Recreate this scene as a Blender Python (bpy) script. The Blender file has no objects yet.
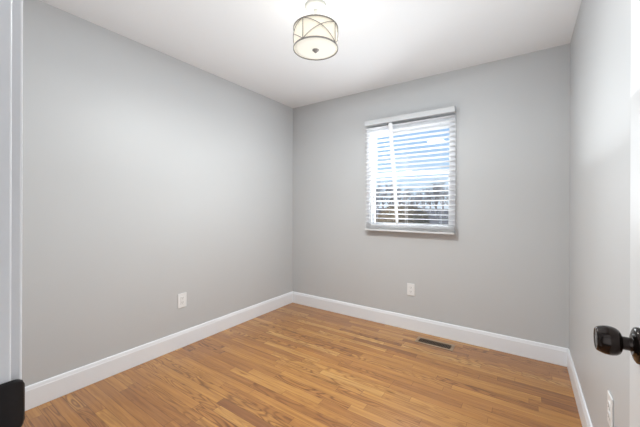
import bpy, bmesh, math, random
from mathutils import Vector, Matrix
random.seed(7)
S = bpy.context.scene
COL = S.collection
PI = math.pi

# ------------------------------------------------------------------ camera
FPX = 301.5
cam_d = bpy.data.cameras.new('camera')
cam_d.sensor_width = 36.0
cam_d.lens = FPX / 640.0 * 36.0
cam_d.shift_y = -6.6 / 640.0
cam_d.clip_start = 0.02
cam_d.clip_end = 500
cam = bpy.data.objects.new('camera', cam_d)
COL.objects.link(cam)
cam.location = (0, 0, 1.2)
cam.rotation_euler = (PI / 2, math.radians(-.19), math.radians(34.38))
S.camera = cam

# ------------------------------------------------------------------ world / exposure
S.view_settings.view_transform = 'Standard'
S.view_settings.look = 'None'
S.view_settings.gamma = 1.0
S.view_settings.use_curve_mapping = False
S.view_settings.exposure = 0.07

W = bpy.data.worlds.new('sky')
S.world = W
W.use_nodes = True
wn, wl = W.node_tree.nodes, W.node_tree.links
wn.clear()
w_out = wn.new('ShaderNodeOutputWorld')
w_bg = wn.new('ShaderNodeBackground')
w_tc = wn.new('ShaderNodeTexCoord')
w_sep = wn.new('ShaderNodeSeparateXYZ')
w_ramp = wn.new('ShaderNodeValToRGB')
e = w_ramp.color_ramp.elements
e[0].position = 0.0; e[0].color = (0.74, 0.83, 0.94, 1)
e[1].position = 0.42; e[1].color = (0.15, 0.38, 0.84, 1)
m_ = w_ramp.color_ramp.elements.new(0.12); m_.color = (0.50, 0.71, 0.95, 1)
w_map = wn.new('ShaderNodeMapping')
w_map.inputs['Scale'].default_value = (3, 3, 11)
w_noise = wn.new('ShaderNodeTexNoise')
w_noise.inputs['Scale'].default_value = 1.3
w_noise.inputs['Detail'].default_value = 6
w_cr = wn.new('ShaderNodeValToRGB')
w_cr.color_ramp.elements[0].position = 0.56
w_cr.color_ramp.elements[1].position = 0.9
w_mix = wn.new('ShaderNodeMixRGB')
w_mix.inputs['Color2'].default_value = (0.92, 0.94, 0.97, 1)
wl.new(w_tc.outputs['Generated'], w_sep.inputs[0])
wl.new(w_sep.outputs['Z'], w_ramp.inputs[0])
wl.new(w_tc.outputs['Generated'], w_map.inputs[0])
wl.new(w_map.outputs[0], w_noise.inputs['Vector'])
wl.new(w_noise.outputs[0], w_cr.inputs[0])
wl.new(w_cr.outputs[0], w_mix.inputs['Fac'])
wl.new(w_ramp.outputs[0], w_mix.inputs['Color1'])
wl.new(w_mix.outputs[0], w_bg.inputs['Color'])
w_bg.inputs['Strength'].default_value = 1.0
wl.new(w_bg.outputs[0], w_out.inputs['Surface'])


def light(name, kind, loc, power, rot=(0, 0, 0), size=None, size_y=None, color=(1, 1, 1), radius=None):
    d = bpy.data.lights.new(name, kind)
    d.energy = power
    d.color = color
    if kind == 'AREA':
        d.shape = 'RECTANGLE'
        d.size = size; d.size_y = size_y
    if radius is not None:
        d.shadow_soft_size = radius
    o = bpy.data.objects.new(name, d)
    COL.objects.link(o)
    o.location = loc
    o.rotation_euler = rot
    return o


# sun over the yard (high, from the far side of the house: none enters the room)
sun = light('sun', 'SUN', (0, 0, 20), 3.2, rot=(math.radians(50), 0, math.radians(-50)), color=(1, .95, .88))
sun.data.angle = 0.01
BULB_W = 26.0
HALL_W = 4.0
# added area light over the landing, no lamp known there, brightening through the doorway
light('hall_fill', 'AREA', (-.25, -.75, 2.40), HALL_W, size=1.5, size_y=.8, color=(.90, .96, 1))
# added fill without a fixture on the landing, aimed in through the doorway
light('doorway_fill', 'AREA', (-.30, -1.30, 1.35), 14.0, rot=(math.radians(92), 0, 0), size=1.4, size_y=1.9, color=(.91, .965, 1))
# added area light inside the blind, boosting window light towards the left wall
light('blind_fill', 'AREA', (-.955, 2.81, 1.52), 8.0, rot=(math.radians(-80), 0, math.radians(-35)), size=.80, size_y=.95, color=(.91, .965, 1))
# added upward fill in mid-room, standing in for a flash bounced off the ceiling
light('bounce_fill', 'AREA', (-.72, 1.3, 1.40), 12.0, rot=(math.radians(180), 0, 0), size=1.8, size_y=2.0, color=(.89, .965, 1))
light('ceiling_fill', 'AREA', (-1.1, 1.5, 2.42), 9.5, rot=(0, 0, 0), size=2.0, size_y=2.4, color=(.89, .965, 1))  # added downward fill below the ceiling, no fixture of its own
# daylight entering by the window
light('window_daylight', 'AREA', (-.965, 3.18, 1.50), 16.0, rot=(math.radians(-90), 0, 0), size=.8, size_y=.95, color=(.93, .97, 1))


# ------------------------------------------------------------------ materials
def new_mat(name):
    m = bpy.data.materials.new(name)
    m.use_nodes = True
    return m, m.node_tree.nodes, m.node_tree.links, m.node_tree.nodes['Principled BSDF']


def simple(name, col, rough=.5, metal=0.0, noise=0.0, nscale=40, bump=0.0, bscale=300, coat=0.0, spec=None):
    m, n, l, p = new_mat(name)
    p.inputs['Base Color'].default_value = (*col, 1)
    p.inputs['Roughness'].default_value = rough
    p.inputs['Metallic'].default_value = metal
    if spec is not None:
        p.inputs['Specular IOR Level'].default_value = spec
    p.inputs['Coat Weight'].default_value = coat
    tc = n.new('ShaderNodeTexCoord')
    if noise:
        t = n.new('ShaderNodeTexNoise')
        t.inputs['Scale'].default_value = nscale
        t.inputs['Detail'].default_value = 4
        mx = n.new('ShaderNodeMixRGB')
        mx.inputs['Color1'].default_value = (*[c * (1 - noise) for c in col], 1)
        mx.inputs['Color2'].default_value = (*[min(1, c * (1 + noise)) for c in col], 1)
        l.new(tc.outputs['Object'], t.inputs['Vector'])
        l.new(t.outputs[0], mx.inputs['Fac'])
        l.new(mx.outputs[0], p.inputs['Base Color'])
    if bump:
        t2 = n.new('ShaderNodeTexNoise')
        t2.inputs['Scale'].default_value = bscale
        b = n.new('ShaderNodeBump')
        b.inputs['Strength'].default_value = bump
        b.inputs['Distance'].default_value = .002
        l.new(tc.outputs['Object'], t2.inputs['Vector'])
        l.new(t2.outputs[0], b.inputs['Height'])
        l.new(b.outputs[0], p.inputs['Normal'])
    return m


M_WALL = simple('grey_wall_paint', (.56, .562, .567), .42, noise=.012, nscale=3, bump=.06, bscale=220, spec=.35)
M_CEIL = simple('white_ceiling_paint', (.84, .84, .85), .9, bump=.05, bscale=160, spec=.1)
M_TRIM = simple('white_trim_paint', (.84, .85, .88), .3, noise=.01, nscale=8)
M_DOOR = simple('white_door_paint', (.70, .70, .705), .35, noise=.01, nscale=6)
M_BLIND = simple('white_blind_vinyl', (.86, .865, .88), .4, noise=.01, nscale=10)
M_VINYL = simple('white_window_vinyl', (.84, .84, .85), .3)
M_BRONZE = simple('oil_rubbed_bronze', (.020, .014, .012), .13, metal=.7, noise=.5, nscale=60)
M_BLACK = simple('matte_black_bronze', (.012, .010, .011), .45, metal=.4, noise=.4, nscale=80)
M_PLATE = simple('outlet_white_plastic', (.82, .82, .82), .3)
M_SLOT = simple('dark_slot', (.03, .03, .03), .6)
M_NICKEL = simple('brushed_nickel', (.23, .21, .195), .42, metal=.6, noise=.1, nscale=120)
M_CANOPY = simple('white_enamel', (.66, .66, .63), .35)
M_VENT = simple('vent_frame_tan_brown', (.30, .20, .12), .4, metal=.2, noise=.15, nscale=50)
M_VENTD = simple('vent_louver_dark_brown', (.11, .065, .038), .45, metal=.2)
M_DUCT = simple('duct_black', (.008, .007, .006), .8)
M_RAIL = simple('shaded_off_white_rail', (.64, .645, .655), .45)  # off-white, greyed to paint in the weaker light on the blind's rails
def slat_mat():
    m, n, l, p = new_mat('translucent_slat_vinyl')
    p.inputs['Base Color'].default_value = (.94, .94, .945, 1)
    p.inputs['Roughness'].default_value = .4
    tr = n.new('ShaderNodeBsdfTranslucent'); tr.inputs[0].default_value = (.9, .9, .92, 1)
    mx = n.new('ShaderNodeMixShader'); mx.inputs[0].default_value = .35
    l.new(p.outputs[0], mx.inputs[1]); l.new(tr.outputs[0], mx.inputs[2])
    l.new(mx.outputs[0], n['Material Output'].inputs['Surface'])
    return m


M_SLAT = slat_mat()
M_CORD = simple('white_cord', (.8, .8, .8), .8)
M_GROUND = simple('winter_lawn', (.20, .17, .14), .95, noise=.5, nscale=.35)
M_BARK = simple('bare_bark', (.40, .36, .33), .9, noise=.25, nscale=4)
M_SHRUB = simple('shrub_leaves', (.27, .20, .12), .8, noise=.5, nscale=5)


def shade_mat(name, col, e_col, e_str):
    m, n, l, p = new_mat(name)
    p.inputs['Base Color'].default_value = (*col, 1)
    p.inputs['Roughness'].default_value = .7
    p.inputs['Emission Color'].default_value = (*e_col, 1)
    p.inputs['Emission Strength'].default_value = e_str
    tc = n.new('ShaderNodeTexCoord')
    t = n.new('ShaderNodeTexNoise')
    t.inputs['Scale'].default_value = 220
    b = n.new('ShaderNodeBump'); b.inputs['Strength'].default_value = .08
    l.new(tc.outputs['Object'], t.inputs['Vector'])
    l.new(t.outputs[0], b.inputs['Height'])
    l.new(b.outputs[0], p.inputs['Normal'])
    return m


M_SHADE = shade_mat('lit_cream_fabric', (.70, .65, .55), (1, .90, .72), .36)
M_DIFF = shade_mat('lit_frosted_glass', (.60, .58, .53), (1, .94, .80), .30)


def glass_mat():
    m, n, l, p = new_mat('window_glass')
    n.remove(p)
    out = n['Material Output']
    tr = n.new('ShaderNodeBsdfTransparent'); tr.inputs[0].default_value = (.97, .98, .98, 1)
    gl = n.new('ShaderNodeBsdfGlossy'); gl.inputs['Roughness'].default_value = .02
    fr = n.new('ShaderNodeFresnel'); fr.inputs[0].default_value = 1.45
    mx = n.new('ShaderNodeMixShader')
    l.new(fr.outputs[0], mx.inputs[0])
    l.new(tr.outputs[0], mx.inputs[1]); l.new(gl.outputs[0], mx.inputs[2])
    l.new(mx.outputs[0], out.inputs['Surface'])
    return m


M_GLASS = glass_mat()


def floor_mat():
    m, n, l, p = new_mat('honey_oak_strip_floor')

    def math_(op, a, b=None):
        x = n.new('ShaderNodeMath'); x.operation = op
        for i, v in enumerate((a, b)):
            if v is None: continue
            if isinstance(v, (int, float)): x.inputs[i].default_value = v
            else: l.new(v, x.inputs[i])
        return x.outputs[0]

    def wnoise(*v):
        c = n.new('ShaderNodeCombineXYZ')
        for i, s in enumerate(v):
            if isinstance(s, (int, float)): c.inputs[i].default_value = s
            else: l.new(s, c.inputs[i])
        w = n.new('ShaderNodeTexWhiteNoise'); w.noise_dimensions = '3D'
        l.new(c.outputs[0], w.inputs['Vector'])
        return w
    tc = n.new('ShaderNodeTexCoord')
    sp = n.new('ShaderNodeSeparateXYZ')
    l.new(tc.outputs['Object'], sp.inputs[0])
    X, Y = sp.outputs['X'], sp.outputs['Y']
    BW = .0572
    yr = math_('DIVIDE', math_('ADD', Y, 20.0), BW)
    row = math_('FLOOR', yr)
    fy = math_('FRACT', yr)
    r1 = wnoise(row, 3.1, 0.0).outputs['Value']
    r2 = wnoise(row, 9.7, 2.0).outputs['Value']
    L = math_('ADD', math_('MULTIPLY', r1, .55), .42)
    xr = math_('DIVIDE', math_('ADD', math_('ADD', X, 30.0), math_('MULTIPLY', r2, 3.0)), L)
    idx = math_('FLOOR', xr)
    fx = math_('FRACT', xr)
    wn_ = wnoise(row, idx, 5.0)
    pid = wn_.outputs['Value']
    pid2 = wnoise(idx, row, 11.0).outputs['Value']
    ramp = n.new('ShaderNodeValToRGB')
    el = ramp.color_ramp.elements
    el[0].position = 0.0; el[0].color = (.240, .092, .026, 1)
    el[1].position = 1.0; el[1].color = (.520, .275, .080, 1)
    for pos, c in ((.08, (.325, .131, .031)), (.38, (.388, .165, .037)), (.70, (.418, .187, .043)), (.92, (.465, .222, .054))):
        q = el.new(pos); q.color = (*c, 1)
    l.new(pid, ramp.inputs[0])
    # grain coordinates, shifted for every board
    gx = math_('ADD', X, math_('MULTIPLY', pid, 37.0))
    gy = math_('ADD', Y, math_('MULTIPLY', pid2, 21.0))
    gv = n.new('ShaderNodeCombineXYZ')
    l.new(math_('MULTIPLY', gx, 2.6), gv.inputs[0]); l.new(math_('MULTIPLY', gy, 55.0), gv.inputs[1])
    l.new(math_('MULTIPLY', pid, 9.0), gv.inputs[2])
    g1 = n.new('ShaderNodeTexNoise'); g1.inputs['Scale'].default_value = 1.0
    g1.inputs['Detail'].default_value = 5; g1.inputs['Roughness'].default_value = .6
    l.new(gv.outputs[0], g1.inputs['Vector'])
    # cathedral figure: contour lines of a stretched smooth noise
    cv = n.new('ShaderNodeCombineXYZ')
    l.new(math_('MULTIPLY', gx, 2.2), cv.inputs[0]); l.new(math_('MULTIPLY', gy, 15.0), cv.inputs[1])
    l.new(math_('MULTIPLY', pid2, 9.0), cv.inputs[2])
    c1 = n.new('ShaderNodeTexNoise'); c1.inputs['Scale'].default_value = 1.0
    c1.inputs['Detail'].default_value = 1.0
    l.new(cv.outputs[0], c1.inputs['Vector'])
    rings = math_('SINE', math_('MULTIPLY', c1.outputs[0], 75.0))
    rings = math_('POWER', math_('MULTIPLY', math_('ADD', rings, 1.0), .5), 2.5)
    figure = math_('MULTIPLY', rings, math_('MULTIPLY', math_('POWER', pid2, 2.0), .55))
    gr = n.new('ShaderNodeMapRange')
    gr.inputs['From Min'].default_value = .3; gr.inputs['From Max'].default_value = .7
    gr.inputs['To Min'].default_value = .76; gr.inputs['To Max'].default_value = 1.24
    l.new(g1.outputs[0], gr.inputs['Value'])
    # occasional dark mineral streaks / knots
    kv = n.new('ShaderNodeCombineXYZ')
    l.new(math_('MULTIPLY', gx, 5.0), kv.inputs[0]); l.new(math_('MULTIPLY', gy, 28.0), kv.inputs[1])
    k1 = n.new('ShaderNodeTexNoise'); k1.inputs['Scale'].default_value = 1.0; k1.inputs['Detail'].default_value = 2
    l.new(kv.outputs[0], k1.inputs['Vector'])
    kr = n.new('ShaderNodeMapRange')
    kr.inputs['From Min'].default_value = .68; kr.inputs['From Max'].default_value = .80
    kr.inputs['To Min'].default_value = 1.0; kr.inputs['To Max'].default_value = .52
    l.new(k1.outputs[0], kr.inputs['Value'])
    mul = math_('MULTIPLY', math_('MULTIPLY', gr.outputs[0], kr.outputs[0]), math_('SUBTRACT', 1.0, figure))
    # seams
    ey = math_('MULTIPLY', math_('MINIMUM', fy, math_('SUBTRACT', 1.0, fy)), BW)
    ex = math_('MULTIPLY', math_('MINIMUM', fx, math_('SUBTRACT', 1.0, fx)), L)
    ed = math_('MINIMUM', ey, ex)
    sr = n.new('ShaderNodeMapRange')
    sr.inputs['From Min'].default_value = .0003; sr.inputs['From Max'].default_value = .0016
    sr.inputs['To Min'].default_value = .42; sr.inputs['To Max'].default_value = 1.0
    l.new(ed, sr.inputs['Value'])
    mul = math_('MULTIPLY', mul, sr.outputs[0])
    mc = n.new('ShaderNodeMixRGB'); mc.blend_type = 'MULTIPLY'; mc.inputs['Fac'].default_value = 1
    cc = n.new('ShaderNodeCombineColor')
    l.new(mul, cc.inputs[0]); l.new(math_('POWER', mul, 1.25), cc.inputs[1]); l.new(math_('POWER', mul, 1.45), cc.inputs[2])
    l.new(ramp.outputs[0], mc.inputs['Color1']); l.new(cc.outputs[0], mc.inputs['Color2'])
    l.new(mc.outputs[0], p.inputs['Base Color'])
    p.inputs['Roughness'].default_value = .38
    p.inputs['Specular IOR Level'].default_value = .45
    p.inputs['Coat Weight'].default_value = .65
    p.inputs['Coat Roughness'].default_value = .25
    b = n.new('ShaderNodeBump'); b.inputs['Strength'].default_value = .25; b.inputs['Distance'].default_value = .001
    l.new(mul, b.inputs['Height'])
    l.new(b.outputs[0], p.inputs['Normal'])
    return m


M_FLOOR = floor_mat()


# ------------------------------------------------------------------ mesh helpers
def tag(o, label=None, cat=None, group=None, kind=None):
    if label: o['label'] = label
    if cat: o['category'] = cat
    if group: o['group'] = group
    if kind: o['kind'] = kind
    return o


def link(name, bm, mat, parent=None, smooth=False, bevel=0.0, seg=2):
    me = bpy.data.meshes.new(name)
    bmesh.ops.recalc_face_normals(bm, faces=bm.faces[:])
    bm.to_mesh(me); bm.free()
    me.materials.append(mat)
    if smooth:
        for p in me.polygons: p.use_smooth = True
    o = bpy.data.objects.new(name, me)
    COL.objects.link(o)
    if parent is not None: o.parent = parent
    if bevel:
        md = o.modifiers.new('bevel', 'BEVEL')
        md.width = bevel; md.segments = seg; md.limit_method = 'ANGLE'
        md.angle_limit = math.radians(40)
        for p in me.polygons: p.use_smooth = True
        wnm = o.modifiers.new('wn', 'WEIGHTED_NORMAL'); wnm.keep_sharp = True
    return o


def empty(name, loc, rz=0.0):
    o = bpy.data.objects.new(name, None)
    o.empty_display_size = .1
    COL.objects.link(o)
    o.location = loc; o.rotation_euler = (0, 0, rz)
    return o


def box(bm, x0, x1, y0, y1, z0, z1):
    vs = [bm.verts.new((x, y, z)) for x in (x0, x1) for y in (y0, y1) for z in (z0, z1)]
    for f in ((0, 1, 3, 2), (4, 6, 7, 5), (0, 4, 5, 1), (2, 3, 7, 6), (0, 2, 6, 4), (1, 5, 7, 3)):
        bm.faces.new([vs[i] for i in f])
    return vs


def B(*boxes):
    bm = bmesh.new()
    for b in boxes: box(bm, *b)
    return bm


def prism(bm, prof, fn0, fn1):
    """extrude closed 2-D profile between two placement functions"""
    a = [bm.verts.new(fn0(u, v)) for u, v in prof]
    b = [bm.verts.new(fn1(u, v)) for u, v in prof]
    k = len(prof)
    for i in range(k):
        j = (i + 1) % k
        bm.faces.new((a[i], a[j], b[j], b[i]))
    bm.faces.new(a[::-1]); bm.faces.new(b)


def lathe(bm, prof, seg=40, M=None, close=True):
    """profile of (radius, height) turned about Z, then placed by matrix M"""
    M = M or Matrix()
    rings = []
    for r, h in prof:
        if r < 1e-6:
            rings.append([bm.verts.new(M @ Vector((0, 0, h)))])
        else:
            rings.append([bm.verts.new(M @ Vector((r * math.cos(2 * PI * k / seg), r * math.sin(2 * PI * k / seg), h))) for k in range(seg)])
    for a, b in zip(rings, rings[1:]):
        for k in range(seg):
            j = (k + 1) % seg
            if len(a) == 1 and len(b) == 1: continue
            if len(a) == 1: bm.faces.new((a[0], b[k], b[j]))
            elif len(b) == 1: bm.faces.new((a[k], a[j], b[0]))
            else: bm.faces.new((a[k], a[j], b[j], b[k]))


def tube(bm, pts, r, seg=8, closed=False, r1=None):
    pts = [Vector(p) for p in pts]
    rings = []
    n = len(pts)
    for i, p in enumerate(pts):
        if closed: t = pts[(i + 1) % n] - pts[i - 1]
        else: t = pts[min(i + 1, n - 1)] - pts[max(i - 1, 0)]
        t.normalize()
        up = Vector((0, 0, 1)) if abs(t.z) < .9 else Vector((1, 0, 0))
        s = t.cross(up).normalized(); u = s.cross(t)
        rr = r if r1 is None else r + (r1 - r) * i / (n - 1)
        rings.append([bm.verts.new(p + rr * (math.cos(2 * PI * k / seg) * s + math.sin(2 * PI * k / seg) * u)) for k in range(seg)])
    m = n if closed else n - 1
    for i in range(m):
        a, b = rings[i], rings[(i + 1) % n]
        for k in range(seg):
            j = (k + 1) % seg
            bm.faces.new((a[k], a[j], b[j], b[k]))
    if not closed:
        bm.faces.new(rings[0][::-1]); bm.faces.new(rings[-1])


# ------------------------------------------------------------------ room shell
XL, XR, YF, YB, H = -2.427, 0.2693, 0.0840, 2.9395, 2.44
T = .12
HX0, HX1, HY = -1.5, .62, -1.35          # landing behind the doorway
DX0, DX1, DZ = -.475, .193, 2.05          # door opening
WX0, WX1, WZ0, WZ1 = -1.368, -.562, .995, 1.995   # window opening

fl = link('floor', B((XL - T, XR + T, YF - T - .001, YB + T, -.08, 0), (HX0, HX1, HY, YF - T - .001, -.08, 0)), M_FLOOR)
tag(fl, 'glossy honey oak strip floor running across the whole empty room', 'floor', kind='structure')
ce = link('ceiling', B((XL - T, XR + T, YF, YB + T, H, H + .1), (HX0 - T, HX1 + T, HY - T, YF, H, H + .1)), M_CEIL)
tag(ce, 'smooth white painted ceiling around the drum light', 'ceiling', kind='structure')
o = link('wall_left', B((XL - T, XL, YF - T, YB + T, 0, H)), M_WALL)
tag(o, 'long plain light grey wall at left with one outlet', 'wall', kind='structure')
o = link('wall_back', B((XL, WX0, YB, YB + T, 0, H), (WX1, XR, YB, YB + T, 0, H), (WX0, WX1, YB, YB + T, 0, WZ0), (WX0, WX1, YB, YB + T, WZ1, H)), M_WALL)
tag(o, 'grey far wall holding the window with the white blind', 'wall', kind='structure')
o = link('wall_right', B((XR, XR + T, YF, YB + T, 0, H)), M_WALL)
tag(o, 'grey wall at right behind the dark door knob', 'wall', kind='structure')
o = link('wall_front', B((XL, DX0 - .02, YF - T + .004, YF, 0, H), (DX1 + .02, XR + T, YF - T + .004, YF, 0, H), (DX0 - .02, DX1 + .02, YF - T + .004, YF, DZ + .02, H)), M_WALL)
tag(o, 'grey wall around the doorway the view looks in through', 'wall', kind='structure')
o = link('wall_landing', B((HX0 - T, HX0, HY, YF - T, 0, H), (HX1, HX1 + T, HY, YF - T, 0, H), (HX0 - T, HX1 + T, HY - T, HY, 0, H)), M_WALL)
tag(o, 'grey walls of the landing outside the doorway', 'wall', kind='structure')

# baseboards: tall board, eased top lip and a small shoe at the floor
BP = [(0, 0), (.0125, 0), (.0135, .003), (.0135, .112), (.0115, .116), (.0105, .122), (.0095, .128), (.0075, .1345), (.005, .137), (0, .137)]


def baseboard(name, label, a, b, nrm):
    a, b, nrm = Vector(a), Vector(b), Vector(nrm)
    d = (b - a).normalized()
    bm = bmesh.new()
    prism(bm, BP, lambda u, v: a + nrm * u + Vector((0, 0, v)), lambda u, v: b + nrm * u + Vector((0, 0, v)))
    o = link(name, bm, M_TRIM)
    tag(o, label, 'baseboard', kind='structure')


baseboard('baseboard_left', 'white baseboard along the foot of the long left wall', (XL, YF, 0), (XL, YB, 0), (1, 0, 0))
baseboard('baseboard_back', 'white baseboard along the far wall under the window', (XL + .0, YB, 0), (XR, YB, 0), (0, -1, 0))
baseboard('baseboard_right', 'white baseboard along the right wall below the door knob', (XR, YF, 0), (XR, YB, 0), (-1, 0, 0))
baseboard('baseboard_front', 'white baseboard along the doorway wall', (XL, YF, 0), (DX0 - .066, YF, 0), (0, 1, 0))

# door frame: jambs, stops, casing
fr = empty('trim_1', ((DX0 + DX1) / 2, YF, 0))
tag(fr, 'white painted door jamb and casing at left edge with black strike plate', 'door frame', kind='structure')
ORG = Vector(fr.location)


def wchild(name, bm, mat, parent, org, **k):
    bmesh.ops.translate(bm, verts=bm.verts[:], vec=-Vector(org))
    return link(name, bm, mat, parent, **k)


for x0, x1 in ((DX0 - .0195, DX0), (DX1, DX1 + .0195)):
    wchild('jamb', B((x0, x1, YF - T, YF, 0, DZ)), M_TRIM, fr, ORG, bevel=.003)
wchild('head_jamb', B((DX0 - .0195, DX1 + .0195, YF - T, YF, DZ, DZ + .0195)), M_TRIM, fr, ORG, bevel=.003)
wchild('door_stop', B((DX0, DX0 + .011, YF - .075, YF - .040, 0, DZ)), M_TRIM, fr, ORG, bevel=.002)
wchild('door_stop', B((DX1 - .011, DX1, YF - .075, YF - .040, 0, DZ)), M_TRIM, fr, ORG, bevel=.002)
# casing profile (u outward from opening, v off the wall)
CP = [(0, 0), (0, .0075), (.001, .0092), (.003, .0100), (.006, .0098), (.009, .0088), (.013, .0088), (.030, .0115), (.045, .0155), (.052, .0165), (.057, .0150), (.057, 0)]
for side, xs in ((-1, DX0 - .006), (1, DX1 + .006)):
    bm = bmesh.new()
    prism(bm, CP if side < 0 else [(u * (.6 if True else 1), v) for u, v in CP], lambda u, v: Vector((xs + side * u, YF + v, 0)), lambda u, v: Vector((xs + side * u, YF + v, DZ + .006)))
    wchild('casing', bm, M_TRIM, fr, ORG)
bm = bmesh.new()
prism(bm, CP, lambda u, v: Vector((DX0 - .063, YF + v, DZ + .006 + u)), lambda u, v: Vector((DX1 + .040, YF + v, DZ + .006 + u)))
wchild('casing', bm, M_TRIM, fr, ORG)

# strike plate: a bent plate with a latch hole and a lip curling round the jamb edge
SZ0, SZ1 = .9450, 1.0050
bm = bmesh.new()
path = []            # (x, y)
for y in (.0255, .0305, .0375, .0455, .0515, .0595, .0675, .0735, .0785):
    path.append((DX0 + .0022, y))
for k in range(1, 8):
    a = k / 7
    path.append((DX0 + .0022 + .0008 * math.sin(a * 1.5) - .0052 * a ** 2.2, .0785 + .0160 * a))
NZ = 14
grid = []
ncol = len(path)
for i, (x, y) in enumerate(path):
    # rounded corners at both free ends
    d_end = path[-1][1] - y
    d_st = y - path[0][1]
    R = .010
    cut = 0.0
    for d in (d_end, d_st):
        if d < R: cut = max(cut, R - math.sqrt(max(0, R * R - (R - d) ** 2)))
    col_ = []
    for j in range(NZ + 1):
        f = j / NZ
        col_.append(bm.verts.new((x, y, SZ0 + cut + (SZ1 - SZ0 - 2 * cut) * f)))
    grid.append(col_)
for i in range(ncol - 1):
    for j in range(NZ):
        if 2 <= i <= 4 and 4 <= j <= 9: continue
        bm.faces.new((grid[i][j], grid[i + 1][j], grid[i + 1][j + 1], grid[i][j + 1]))
sp_ = wchild('strike_plate', bm, M_BLACK, fr, ORG, smooth=True)
md = sp_.modifiers.new('solid', 'SOLIDIFY'); md.thickness = .0022; md.offset = 0
sp_['label'] = 'black strike plate with lip curled round the jamb edge'
for zz in (SZ0 + .009, SZ1 - .009):
    bm = bmesh.new()
    lathe(bm, [(0, .0012), (.0025, .001), (.0038, 0), (.0038, -.001)], 16, Matrix.Translation((DX0 + .0036, .0485, zz)) @ Matrix.Rotation(PI / 2, 4, 'Y'))
    bmesh.ops.translate(bm, verts=bm.verts[:], vec=-ORG)
    link('screw', bm, M_BLACK, sp_, smooth=True)

# ------------------------------------------------------------------ door leaf, open against the right wall
DFX, DTH = .155, .035
DY0, DY1 = .098, .766
door = empty('door_1', (DFX + DTH / 2, DY0, 0))
tag(door, 'white door standing open at right with a dark bronze knob', 'door', kind='structure')
DORG = Vector(door.location)
bm = bmesh.new()
z0, z1 = .012, 2.03
ys = [DY0, DY0 + .105, DY0 + .290, DY0 + .355, DY1 - .105, DY1]
zs = [z0, .22, .82, 1.05, 1.55, 1.66, 1.90, z1]
for face_x, sgn in ((DFX, 1), (DFX + DTH, -1)):
    for i in range(5):
        for j in range(7):
            ya, yb, za, zb = ys[i], ys[i + 1], zs[j], zs[j + 1]
            if i in (1, 3) and j in (1, 3, 5):
                lo = [(ya, za), (yb, za), (yb, zb), (ya, zb)]
                rings = []
                for ins, dep in ((0, 0), (.012, .007), (.022, .007), (.040, .002)):
                    rings.append([bm.verts.new((face_x + sgn * dep, y + (ins if y == ya else -ins), z + (ins if z == za else -ins))) for y, z in lo])
                for a, b in zip(rings, rings[1:]):
                    for k in range(4):
                        bm.faces.new((a[k], a[(k + 1) % 4], b[(k + 1) % 4], b[k]))
                bm.faces.new(rings[-1])
            else:
                bm.faces.new([bm.verts.new((face_x, y, z)) for y, z in ((ya, za), (yb, za), (yb, zb), (ya, zb))])
for q in (((DFX, DY0, z0), (DFX + DTH, DY0, z0), (DFX + DTH, DY0, z1), (DFX, DY0, z1)),
          ((DFX, DY1, z0), (DFX + DTH, DY1, z0), (DFX + DTH, DY1, z1), (DFX, DY1, z1)),
          ((DFX, DY0, z0), (DFX + DTH, DY0, z0), (DFX + DTH, DY1, z0), (DFX, DY1, z0)),
          ((DFX, DY0, z1), (DFX + DTH, DY0, z1), (DFX + DTH, DY1, z1), (DFX, DY1, z1))):
    bm.faces.new([bm.verts.new(v) for v in q])
bmesh.ops.remove_doubles(bm, verts=bm.verts[:], dist=.0002)
wchild('door_panel', bm, M_DOOR, door, DORG)

KY, KZ = .708, .9725
KM = Matrix.Translation((DFX, KY, KZ)) @ Matrix.Rotation(-PI / 2, 4, 'Y') @ Matrix.Scale(1.03, 4)     # local +Z -> world -X
kn = bmesh.new()
lathe(kn, [(.0105, .0210), (.0150, .0218), (.0190, .0240), (.0217, .0280), (.0230, .0330), (.0232, .0375), (.0224, .0430),
           (.0208, .0480), (.0190, .0516), (.0180, .0528), (.0170, .0531), (.0160, .0528), (.0150, .0520), (.009, .0524), (0, .0526)], 48, KM)
knob = wchild('door_knob', kn, M_BRONZE, door, DORG, smooth=True)
knob['label'] = 'dark oil rubbed bronze round knob with flattened face'
bm = bmesh.new()
lathe(bm, [(.0285, 0), (.0285, .0025), (.0274, .0050), (.0240, .0068), (.0195, .0074), (.0175, .0090), (.0150, .0096), (.0110, .0098), (0, .0098)], 48, KM)
bmesh.ops.translate(bm, verts=bm.verts[:], vec=-DORG)
link('rose', bm, M_BRONZE, knob, smooth=True)
bm = bmesh.new()
lathe(bm, [(.0112, .009), (.0104, .012), (.0104, .019), (.0110, .0215)], 32, KM)
bmesh.ops.translate(bm, verts=bm.verts[:], vec=-DORG)
link('neck', bm, M_BRONZE, knob, smooth=True)
bm = bmesh.new()
KM2 = Matrix.Translation((DFX + DTH, KY, KZ)) @ Matrix.Rotation(PI / 2, 4, 'Y')
lathe(bm, [(.0325, 0), (.031, .005), (.0200, .0074), (.0110, .010), (.0105, .017), (.0215, .024), (.0262, .035), (.0238, .049), (.019, .0565), (0, .0558)], 40, KM2)
bk = wchild('door_knob', bm, M_BRONZE, door, DORG, smooth=True)
wchild('latch_plate', B((DFX + .006, DFX + .029, DY1 - .0005, DY1 + .0012, KZ - .028, KZ + .028)), M_BLACK, door, DORG)
for hz in (.25, 1.02, 1.80):
    bm = bmesh.new()
    lathe(bm, [(0, -.045), (.006, -.045), (.006, .045), (0, .045)], 16, Matrix.Translation((DFX + DTH - .003, DY0 - .0065, hz)))
    wchild('hinge', bm, M_BLACK, door, DORG, smooth=False)

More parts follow.
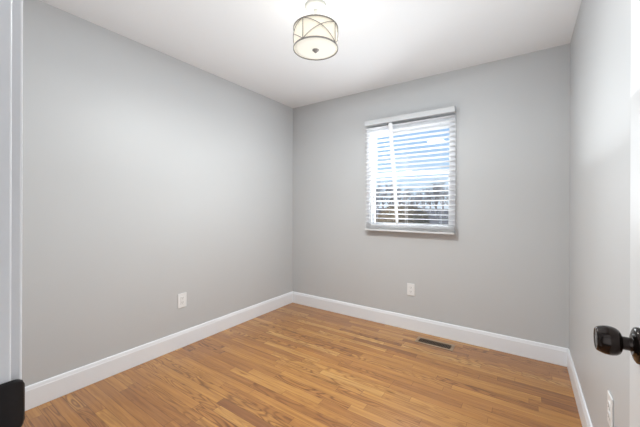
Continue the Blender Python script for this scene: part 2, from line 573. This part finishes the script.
# ------------------------------------------------------------------ window
win = empty('window_1', ((WX0 + WX1) / 2, YB, WZ0))
tag(win, 'white double hung window in the far wall behind the blind', 'window', kind='structure')
WORG = Vector(win.location)
CW = .034
cy0, cy1 = YB - .014, YB
wchild('window_casing', B((WX0 - CW, WX0, cy0, cy1, WZ0 - CW, WZ1 + CW), (WX1, WX1 + CW, cy0, cy1, WZ0 - CW, WZ1 + CW),
                          (WX0, WX1, cy0, cy1, WZ1, WZ1 + CW), (WX0, WX1, cy0, cy1, WZ0 - CW, WZ0)), M_TRIM, win, WORG)
fy0, fy1 = YB - .006, YB + T
fw = .012
wchild('window_frame', B((WX0, WX0 + fw, fy0, fy1, WZ0, WZ1), (WX1 - fw, WX1, fy0, fy1, WZ0, WZ1),
                         (WX0 + fw, WX1 - fw, fy0, fy1, WZ1 - fw, WZ1), (WX0 + fw, WX1 - fw, fy0, fy1, WZ0, WZ0 + fw)), M_VINYL, win, WORG)
ZM = 1.532


def sash(name, y0, y1, za, zb, st, rb, rt):
    a, b = WX0 + fw, WX1 - fw
    s = wchild(name, B((a, a + st, y0, y1, za, zb), (b - st, b, y0, y1, za, zb), (a + st, b - st, y0, y1, za, za + rb), (a + st, b - st, y0, y1, zb - rt, zb)), M_VINYL, win, WORG)
    g = bmesh.new(); ym = (y0 + y1) / 2
    box(g, a + st, b - st, ym - .002, ym + .002, za + rb, zb - rt)
    bmesh.ops.translate(g, verts=g.verts[:], vec=-WORG)
    link('pane', g, M_GLASS, s)
    return s


sash('upper_sash', YB + .066, YB + .094, ZM - .010, WZ1 - fw, .020, .040, .020)
low = sash('lower_sash', YB + .034, YB + .062, WZ0 + fw, ZM + .026, .020, .022, .034)
bm = B(((WX0 + WX1) / 2 - .03, (WX0 + WX1) / 2 + .03, YB + .030, YB + .045, ZM + .028, ZM + .038))
bmesh.ops.translate(bm, verts=bm.verts[:], vec=-WORG)
link('sash_lock', bm, M_VINYL, low)

# blind
BX0, BX1, BZ0, BZ1 = -1.396, -.524, .957, 2.097
BYF, BYB = 2.8635, 2.9215
bl = empty('window_blind', ((BX0 + BX1) / 2, (BYF + BYB) / 2, BZ0))
tag(bl, 'white horizontal slat blind lowered and open over the far window', 'blind')
BORG = Vector(bl.location)
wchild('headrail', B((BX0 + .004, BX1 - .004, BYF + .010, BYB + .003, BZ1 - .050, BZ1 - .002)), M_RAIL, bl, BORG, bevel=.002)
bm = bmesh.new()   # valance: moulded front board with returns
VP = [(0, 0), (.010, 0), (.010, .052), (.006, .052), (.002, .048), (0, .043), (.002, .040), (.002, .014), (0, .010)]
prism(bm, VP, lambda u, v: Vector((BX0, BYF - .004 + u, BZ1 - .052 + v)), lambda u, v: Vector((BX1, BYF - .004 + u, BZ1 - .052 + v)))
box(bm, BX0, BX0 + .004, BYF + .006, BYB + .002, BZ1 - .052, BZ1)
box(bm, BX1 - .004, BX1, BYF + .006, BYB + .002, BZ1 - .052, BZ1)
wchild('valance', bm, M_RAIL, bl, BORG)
N = 23
zt, zb = BZ1 - .085, BZ0 + .085
ZS = [zt + (zb - zt) * k / (N - 1) for k in range(N)] + [BZ0 + .026 + .0085 * k for k in range(6)]
tilt = math.radians(8.5)
ymid = (BYF + BYB) / 2 + .004
slat0 = None
for k, z in enumerate(ZS):
    if slat0 is None:
        bm = bmesh.new()
        w, th, L2 = .0255, .0014, (BX1 - BX0) / 2 - .003
        pr = []
        nn = 6
        for i in range(nn + 1):
            v = -w + 2 * w * i / nn
            pr.append((v, th + .0012 * (1 - (v / w) ** 2)))
        for i in range(nn, -1, -1):
            v = -w + 2 * w * i / nn
            pr.append((v, -th + .0012 * (1 - (v / w) ** 2)))
        prism(bm, pr, lambda u, v: Vector((-L2, u, v)), lambda u, v: Vector((L2, u, v)))
        slat0 = link('slat', bm, M_SLAT, bl)
        s = slat0
    else:
        s = slat0.copy(); COL.objects.link(s); s.parent = bl
    s.location = Vector(((BX0 + BX1) / 2, ymid, z)) - BORG
    s.rotation_euler = (-tilt if k < N else 0, 0, 0)
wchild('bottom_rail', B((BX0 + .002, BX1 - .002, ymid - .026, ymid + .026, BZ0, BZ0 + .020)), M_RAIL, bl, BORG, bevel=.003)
for cx in (BX0 + .12, (BX0 + BX1) / 2, BX1 - .12):
    bm = bmesh.new()
    for yy in (ymid - .0275, ymid + .0275):
        tube(bm, [(cx, yy, BZ0 + .018), (cx, yy, BZ1 - .052)], .0009, 6)
    wchild('ladder_cord', bm, M_CORD, bl, BORG)
# slanting white wand
bm = bmesh.new()
top, bot = Vector((-1.112, BYF - .014, BZ1 - .064)), Vector((-1.040, BYF - .012, BZ0 + .075))
rs = []
for i, f in enumerate((0, .02, .5, .97, 1)):
    p = top.lerp(bot, f)
    ww = (.017, .023, .019, .0145, .010)[i]
    rs.append([bm.verts.new(p + Vector((ww * math.cos(2 * PI * k / 12), .006 * math.sin(2 * PI * k / 12), 0))) for k in range(12)])
for a, b in zip(rs, rs[1:]):
    for k in range(12): bm.faces.new((a[k], a[(k + 1) % 12], b[(k + 1) % 12], b[k]))
bm.faces.new(rs[0][::-1]); bm.faces.new(rs[-1])
wd = wchild('tilt_wand', bm, M_BLIND, bl, BORG, smooth=True)
wd['label'] = 'white wand hanging at a slant down the left third of the blind'

# ------------------------------------------------------------------ ceiling lamp
LX, LY = -1.075, 1.518
lp = empty('ceiling_lamp', (LX, LY, H))
tag(lp, 'lit cream drum ceiling lamp with crossed nickel bands', 'ceiling lamp')
ZT, ZB, RD = 2.299 - H, 2.171 - H, .1375
bm = bmesh.new()
lathe(bm, [(0, 0), (.0655, 0), (.0665, -.004), (.0655, -.012), (.061, -.017), (.050, -.020), (.046, -.0235), (.030, -.026), (0, -.027)], 48)
can = link('canopy', bm, M_CANOPY, lp, smooth=True)
can['label'] = 'round white canopy against the ceiling'
bm = bmesh.new()
lathe(bm, [(.0075, -.024), (.0075, ZT - .004)], 20)
lathe(bm, [(.013, -.026), (.014, -.031), (.010, -.037), (.0075, -.039)], 20)
tube(bm, [(-.128, 0, ZT - .003), (.128, 0, ZT - .003)], .0025)
tube(bm, [(0, -.128, ZT - .003), (0, .128, ZT - .003)], .0025)
link('stem', bm, M_CANOPY, lp, smooth=True)
bm = bmesh.new()
lathe(bm, [(RD - .004, ZB + .004), (RD - .004, ZT - .001), (RD - .006, ZT - .001), (RD - .006, ZB + .004), (RD - .004, ZB + .004)], 96)
sh = link('lamp_shade', bm, M_SHADE, lp, smooth=False)
for p in sh.data.polygons: p.use_smooth = True
sh['label'] = 'glowing cream drum shade'
bm = bmesh.new()
lathe(bm, [(0, ZB - .004), (.06, ZB - .0030), (.10, ZB - .0005), (RD - .007, ZB + .004), (RD - .007, ZB + .007), (0, ZB + .003)], 64)
df = link('diffuser', bm, M_DIFF, lp, smooth=True)
df['label'] = 'glowing frosted disc closing the drum from below'
bm = bmesh.new()
lathe(bm, [(0, ZB - .022), (.006, ZB - .020), (.011, ZB - .014), (.0135, ZB - .009), (.020, ZB - .007), (.021, ZB - .004), (.012, ZB - .001), (0, ZB - .001)], 32)
link('finial', bm, M_NICKEL, lp, smooth=True)


def ring(z, hgt, name):
    bm = bmesh.new()
    lathe(bm, [(RD + .001, z - hgt / 2), (RD + .001, z + hgt / 2), (RD - .003, z + hgt / 2), (RD - .003, z - hgt / 2), (RD + .001, z - hgt / 2)], 96)
    o = link(name, bm, M_NICKEL, lp)
    for p in o.data.polygons: p.use_smooth = abs(p.normal.z) < .5


ring(ZT - .002, .006, 'top_ring')
ring(ZB + .003, .008, 'bottom_ring')
# four uprights with two arcs crossing between each pair
view = math.atan2(-LY, -LX)
for q in range(4):
    a0 = view + math.radians(-33 + 90 * q)
    bm = bmesh.new()
    tube(bm, [(RD * math.cos(a0), RD * math.sin(a0), ZB + .004), (RD * math.cos(a0), RD * math.sin(a0), ZT - .002)], .0021)
    link('upright', bm, M_NICKEL, lp, smooth=True)
    for d in (0, 1):
        pts = []
        for i in range(25):
            f = i / 24
            a = a0 + f * PI / 2
            h = f if d == 0 else 1 - f
            z = ZB + .004 + (ZT - ZB - .006) * (h + .10 * math.sin(PI * f))
            pts.append((RD * math.cos(a), RD * math.sin(a), z))
        bm = bmesh.new(); tube(bm, pts, .0019)
        link('cross_band', bm, M_NICKEL, lp, smooth=True)
bulb = light('bulb_light', 'POINT', (0, 0, (ZT + ZB) / 2 + .03), BULB_W * .05, radius=.05, color=(.95, .97, .97))
bulb.parent = lp
# the light that leaves the glowing diffuser downwards
glow = light('diffuser_light', 'AREA', (0, 0, ZB - .026), BULB_W, size=.24, size_y=.24, color=(.93, .97, .96))
glow.data.shape = 'DISK'
glow.parent = lp


# ------------------------------------------------------------------ outlets
def outlet(label, loc, rz, kind, w=.072, h=.118):
    t = empty('wall_outlet', loc, rz)          # local -Y faces the room
    tag(t, label, 'outlet')
    bm = B((-w / 2, w / 2, -.006, 0, -h / 2, h / 2))
    link('cover_plate', bm, M_PLATE, t, bevel=.0028, seg=3)
    if kind == 'rocker':
        link('insert', B((-.0175, .0175, -.0085, -.004, -.034, .034)), M_PLATE, t, bevel=.0015)
        cs = (.018, -.018); yy = -.0089
    else:
        for c in (.0195, -.0195):
            bm = bmesh.new()
            prf = []
            for k in range(24):
                a = 2 * PI * k / 24
                prf.append((.0172 * math.cos(a), max(-.0135, min(.0135, .0175 * math.sin(a)))))
            prism(bm, prf, lambda u, v: Vector((u, -.0085, c + v)), lambda u, v: Vector((u, -.004, c + v)))
            link('receptacle', bm, M_PLATE, t)
        bm = bmesh.new()
        lathe(bm, [(0, .0015), (.003, .001), (.0033, 0)], 12, Matrix.Translation((0, -.006, 0)) @ Matrix.Rotation(PI / 2, 4, 'X'))
        link('screw', bm, M_PLATE, t, smooth=True)
        cs = (.0195, -.0195); yy = -.0088
    for c in cs:
        link('slot', B((-.0075, -.0055, yy, yy + .002, c + .000, c + .008)), M_SLOT, t)
        link('slot', B((.0050, .0070, yy, yy + .002, c - .001, c + .008)), M_SLOT, t)
        bm = bmesh.new()
        lathe(bm, [(0, .0006), (.0022, .0006), (.0022, -.001)], 10, Matrix.Translation((0, yy + .0004, c - .006)) @ Matrix.Rotation(PI / 2, 4, 'X'))
        link('slot', bm, M_SLOT, t)
    return t


outlet('white outlet low on the long left wall', (XL, 1.463, .3985), PI / 2, 'rocker', .078, .122)
outlet('white outlet low on the far wall below the window', (-.9295, YB, .395), 0, 'duplex', .074, .118)
outlet('white outlet on the right wall below the door knob', (XR, 1.573, .428), -PI / 2, 'duplex', .074, .120)

# ------------------------------------------------------------------ floor register
vt = empty('floor_vent', (-.663, 2.761, 0))
tag(vt, 'brown metal floor vent set in the oak floor near far baseboard', 'vent')
vw, vh, iw, ih = .158, .066, .134, .040
bm = B((-vw, vw, -vh, -ih, 0, .004), (-vw, vw, ih, vh, 0, .004), (-vw, -iw, -ih, ih, 0, .004), (iw, vw, -ih, ih, 0, .004))
link('vent_frame', bm, M_VENT, vt, bevel=.0015)
link('duct', B((-iw, iw, -ih, ih, .0002, .0008)), M_DUCT, vt)
bm = bmesh.new()
for k in range(22):
    x = -iw + .006 + k * (2 * iw - .012) / 21
    box(bm, x - .0016, x + .0016, -ih, ih, .0008, .0034)
for y in (-.0155, .0155):
    box(bm, -iw, iw, y - .0016, y + .0016, .0008, .0030)
link('louvers', bm, M_VENTD, vt)

# ------------------------------------------------------------------ yard beyond the window
GZ = -.65
bm = bmesh.new()
R0 = 180
n_ = 24
vs = {}
for i in range(n_ + 1):
    for j in range(n_ + 1):
        x = -R0 + 2 * R0 * i / n_; y = 3.4 + 2 * R0 * j / n_
        d = math.hypot(x, y)
        vs[i, j] = bm.verts.new((x, y, GZ + (.6 * math.sin(x * .05) * math.sin(y * .06 + 1) if d > 25 else 0)))
for i in range(n_):
    for j in range(n_):
        bm.faces.new((vs[i, j], vs[i + 1, j], vs[i + 1, j + 1], vs[i, j + 1]))
g = link('ground', bm, M_GROUND, smooth=True)
tag(g, 'brown winter ground outside beyond the window', 'ground', kind='structure')

ca, sa = math.cos(math.radians(34.38)), math.sin(math.radians(34.38))


def yard(u, Z):
    """point at depth Z in the view's forward direction, u to its right (per unit depth)"""
    return Vector((Z * (-sa + ca * u), Z * (ca + sa * u), GZ))


def tree_mesh(seed, height):
    rnd = random.Random(seed)
    bm = bmesh.new()

    def grow(p, d, ln, r, lev):
        n = 3
        pts = [p]
        q = p.copy(); dd = d.copy()
        for i in range(n):
            dd = (dd + Vector((rnd.uniform(-.16, .16), rnd.uniform(-.16, .16), rnd.uniform(-.02, .14)))).normalized()
            q = q + dd * ln / n
            pts.append(q.copy())
        tube(bm, pts, r, 5 if lev < 2 else 3, r1=r * .55)
        if lev >= 3: return
        kids = 7 if lev == 0 else (5 if lev < 3 else 4)
        for k in range(kids):
            f = rnd.uniform(.3, 1) if lev else rnd.uniform(.35, 1)
            idx = min(n - 1, int(f * n))
            st = pts[idx].lerp(pts[idx + 1], f * n - idx)
            az = rnd.uniform(0, 2 * PI); sp = rnd.uniform(.5, 1.0)
            ax = Vector((math.cos(az), math.sin(az), 0))
            nd = (dd * math.cos(sp) + ax * math.sin(sp) + Vector((0, 0, .18))).normalized()
            grow(st, nd, ln * rnd.uniform(.5, .72), max(.012, r * .48), lev + 1)
    grow(Vector((0, 0, -.1)), Vector((0, 0, 1)), height * .45, height * .022, 0)
    me = bpy.data.meshes.new('bare_tree')
    bm.to_mesh(me); bm.free()
    me.materials.append(M_BARK)
    return me


TM = [tree_mesh(11, 7.0), tree_mesh(23, 7.0), tree_mesh(31, 7.0)]
TH = [max(v.co.z for v in m.vertices) for m in TM]
# (px, depth, height)
TREES = [(362, 44, 6.2), (369, 60, 7.5), (377, 46, 6.0), (383, 74, 8.6), (391, 56, 6.6), (397, 88, 9.0), (404, 68, 6.4), (411, 50, 4.2),
         (418, 80, 6.4), (424, 62, 5.6), (430, 94, 9.6), (437, 48, 6.6), (443, 72, 8.2), (450, 58, 6.8), (457, 86, 8.6), (463, 48, 5.6)]
for i, (px, Z, sc) in enumerate(TREES):
    o = bpy.data.objects.new('bare_tree', TM[i % 3])
    COL.objects.link(o)
    o.location = yard((px - 320) / FPX, Z)
    o.rotation_euler = (0, 0, random.uniform(0, 6.28))
    o.scale = (sc / TH[i % 3],) * 3
    if px == 437:
        tag(o, 'tallest bare grey tree seen through the right half of the blind', 'tree', 'bare trees beyond the yard')
    else:
        tag(o, 'bare leafless tree in the grey tree line beyond the window', 'tree', 'bare trees beyond the yard')


# rounded clipped evergreen shrub: dome of leaf cards on a solid core
def shrub(c, rx, rz, label):
    t = empty('evergreen_shrub', c)
    tag(t, label, 'shrub')
    bm = bmesh.new()
    bmesh.ops.create_icosphere(bm, subdivisions=4, radius=1)
    rnd = random.Random(5)
    from mathutils import noise as mn
    for v in bm.verts:
        k = 1 + .10 * mn.noise(v.co * 3) + .05 * mn.noise(v.co * 9)
        zz = v.co.z if v.co.z > 0 else v.co.z * .5
        v.co = Vector((v.co.x * rx * k, v.co.y * rx * k, rz * .58 + zz * rz * .42 * k))
    base = [(v.co.copy(), v.normal.copy()) for v in bm.verts]
    link('crown', bm, M_SHRUB, t, smooth=True)
    bm = bmesh.new()
    for co, nr in base:
        for _ in range(3):
            p = co + Vector((rnd.uniform(-.1, .1), rnd.uniform(-.1, .1), rnd.uniform(-.06, .06)))
            d = (co - Vector((0, 0, rz * .5))).normalized()
            a = Vector((rnd.uniform(-1, 1), rnd.uniform(-1, 1), rnd.uniform(-1, 1)))
            s = a.cross(d).normalized() * .03
            tip = p + (d + a * .5).normalized() * rnd.uniform(.08, .16)
            vs = [bm.verts.new(p - s), bm.verts.new(p + s), bm.verts.new(tip)]
            bm.faces.new(vs)
    lf = link('foliage', bm, M_SHRUB, t)
    lf['kind'] = 'stuff'
    bm = bmesh.new(); tube(bm, [(0, 0, 0), (0, 0, rz * .4)], .09, 8)
    link('trunk', bm, M_BARK, t)


shrub(yard((402 - 320) / FPX, 16), 1.28, 1.92, 'rounded dark olive shrub seen through lower left of the blind')
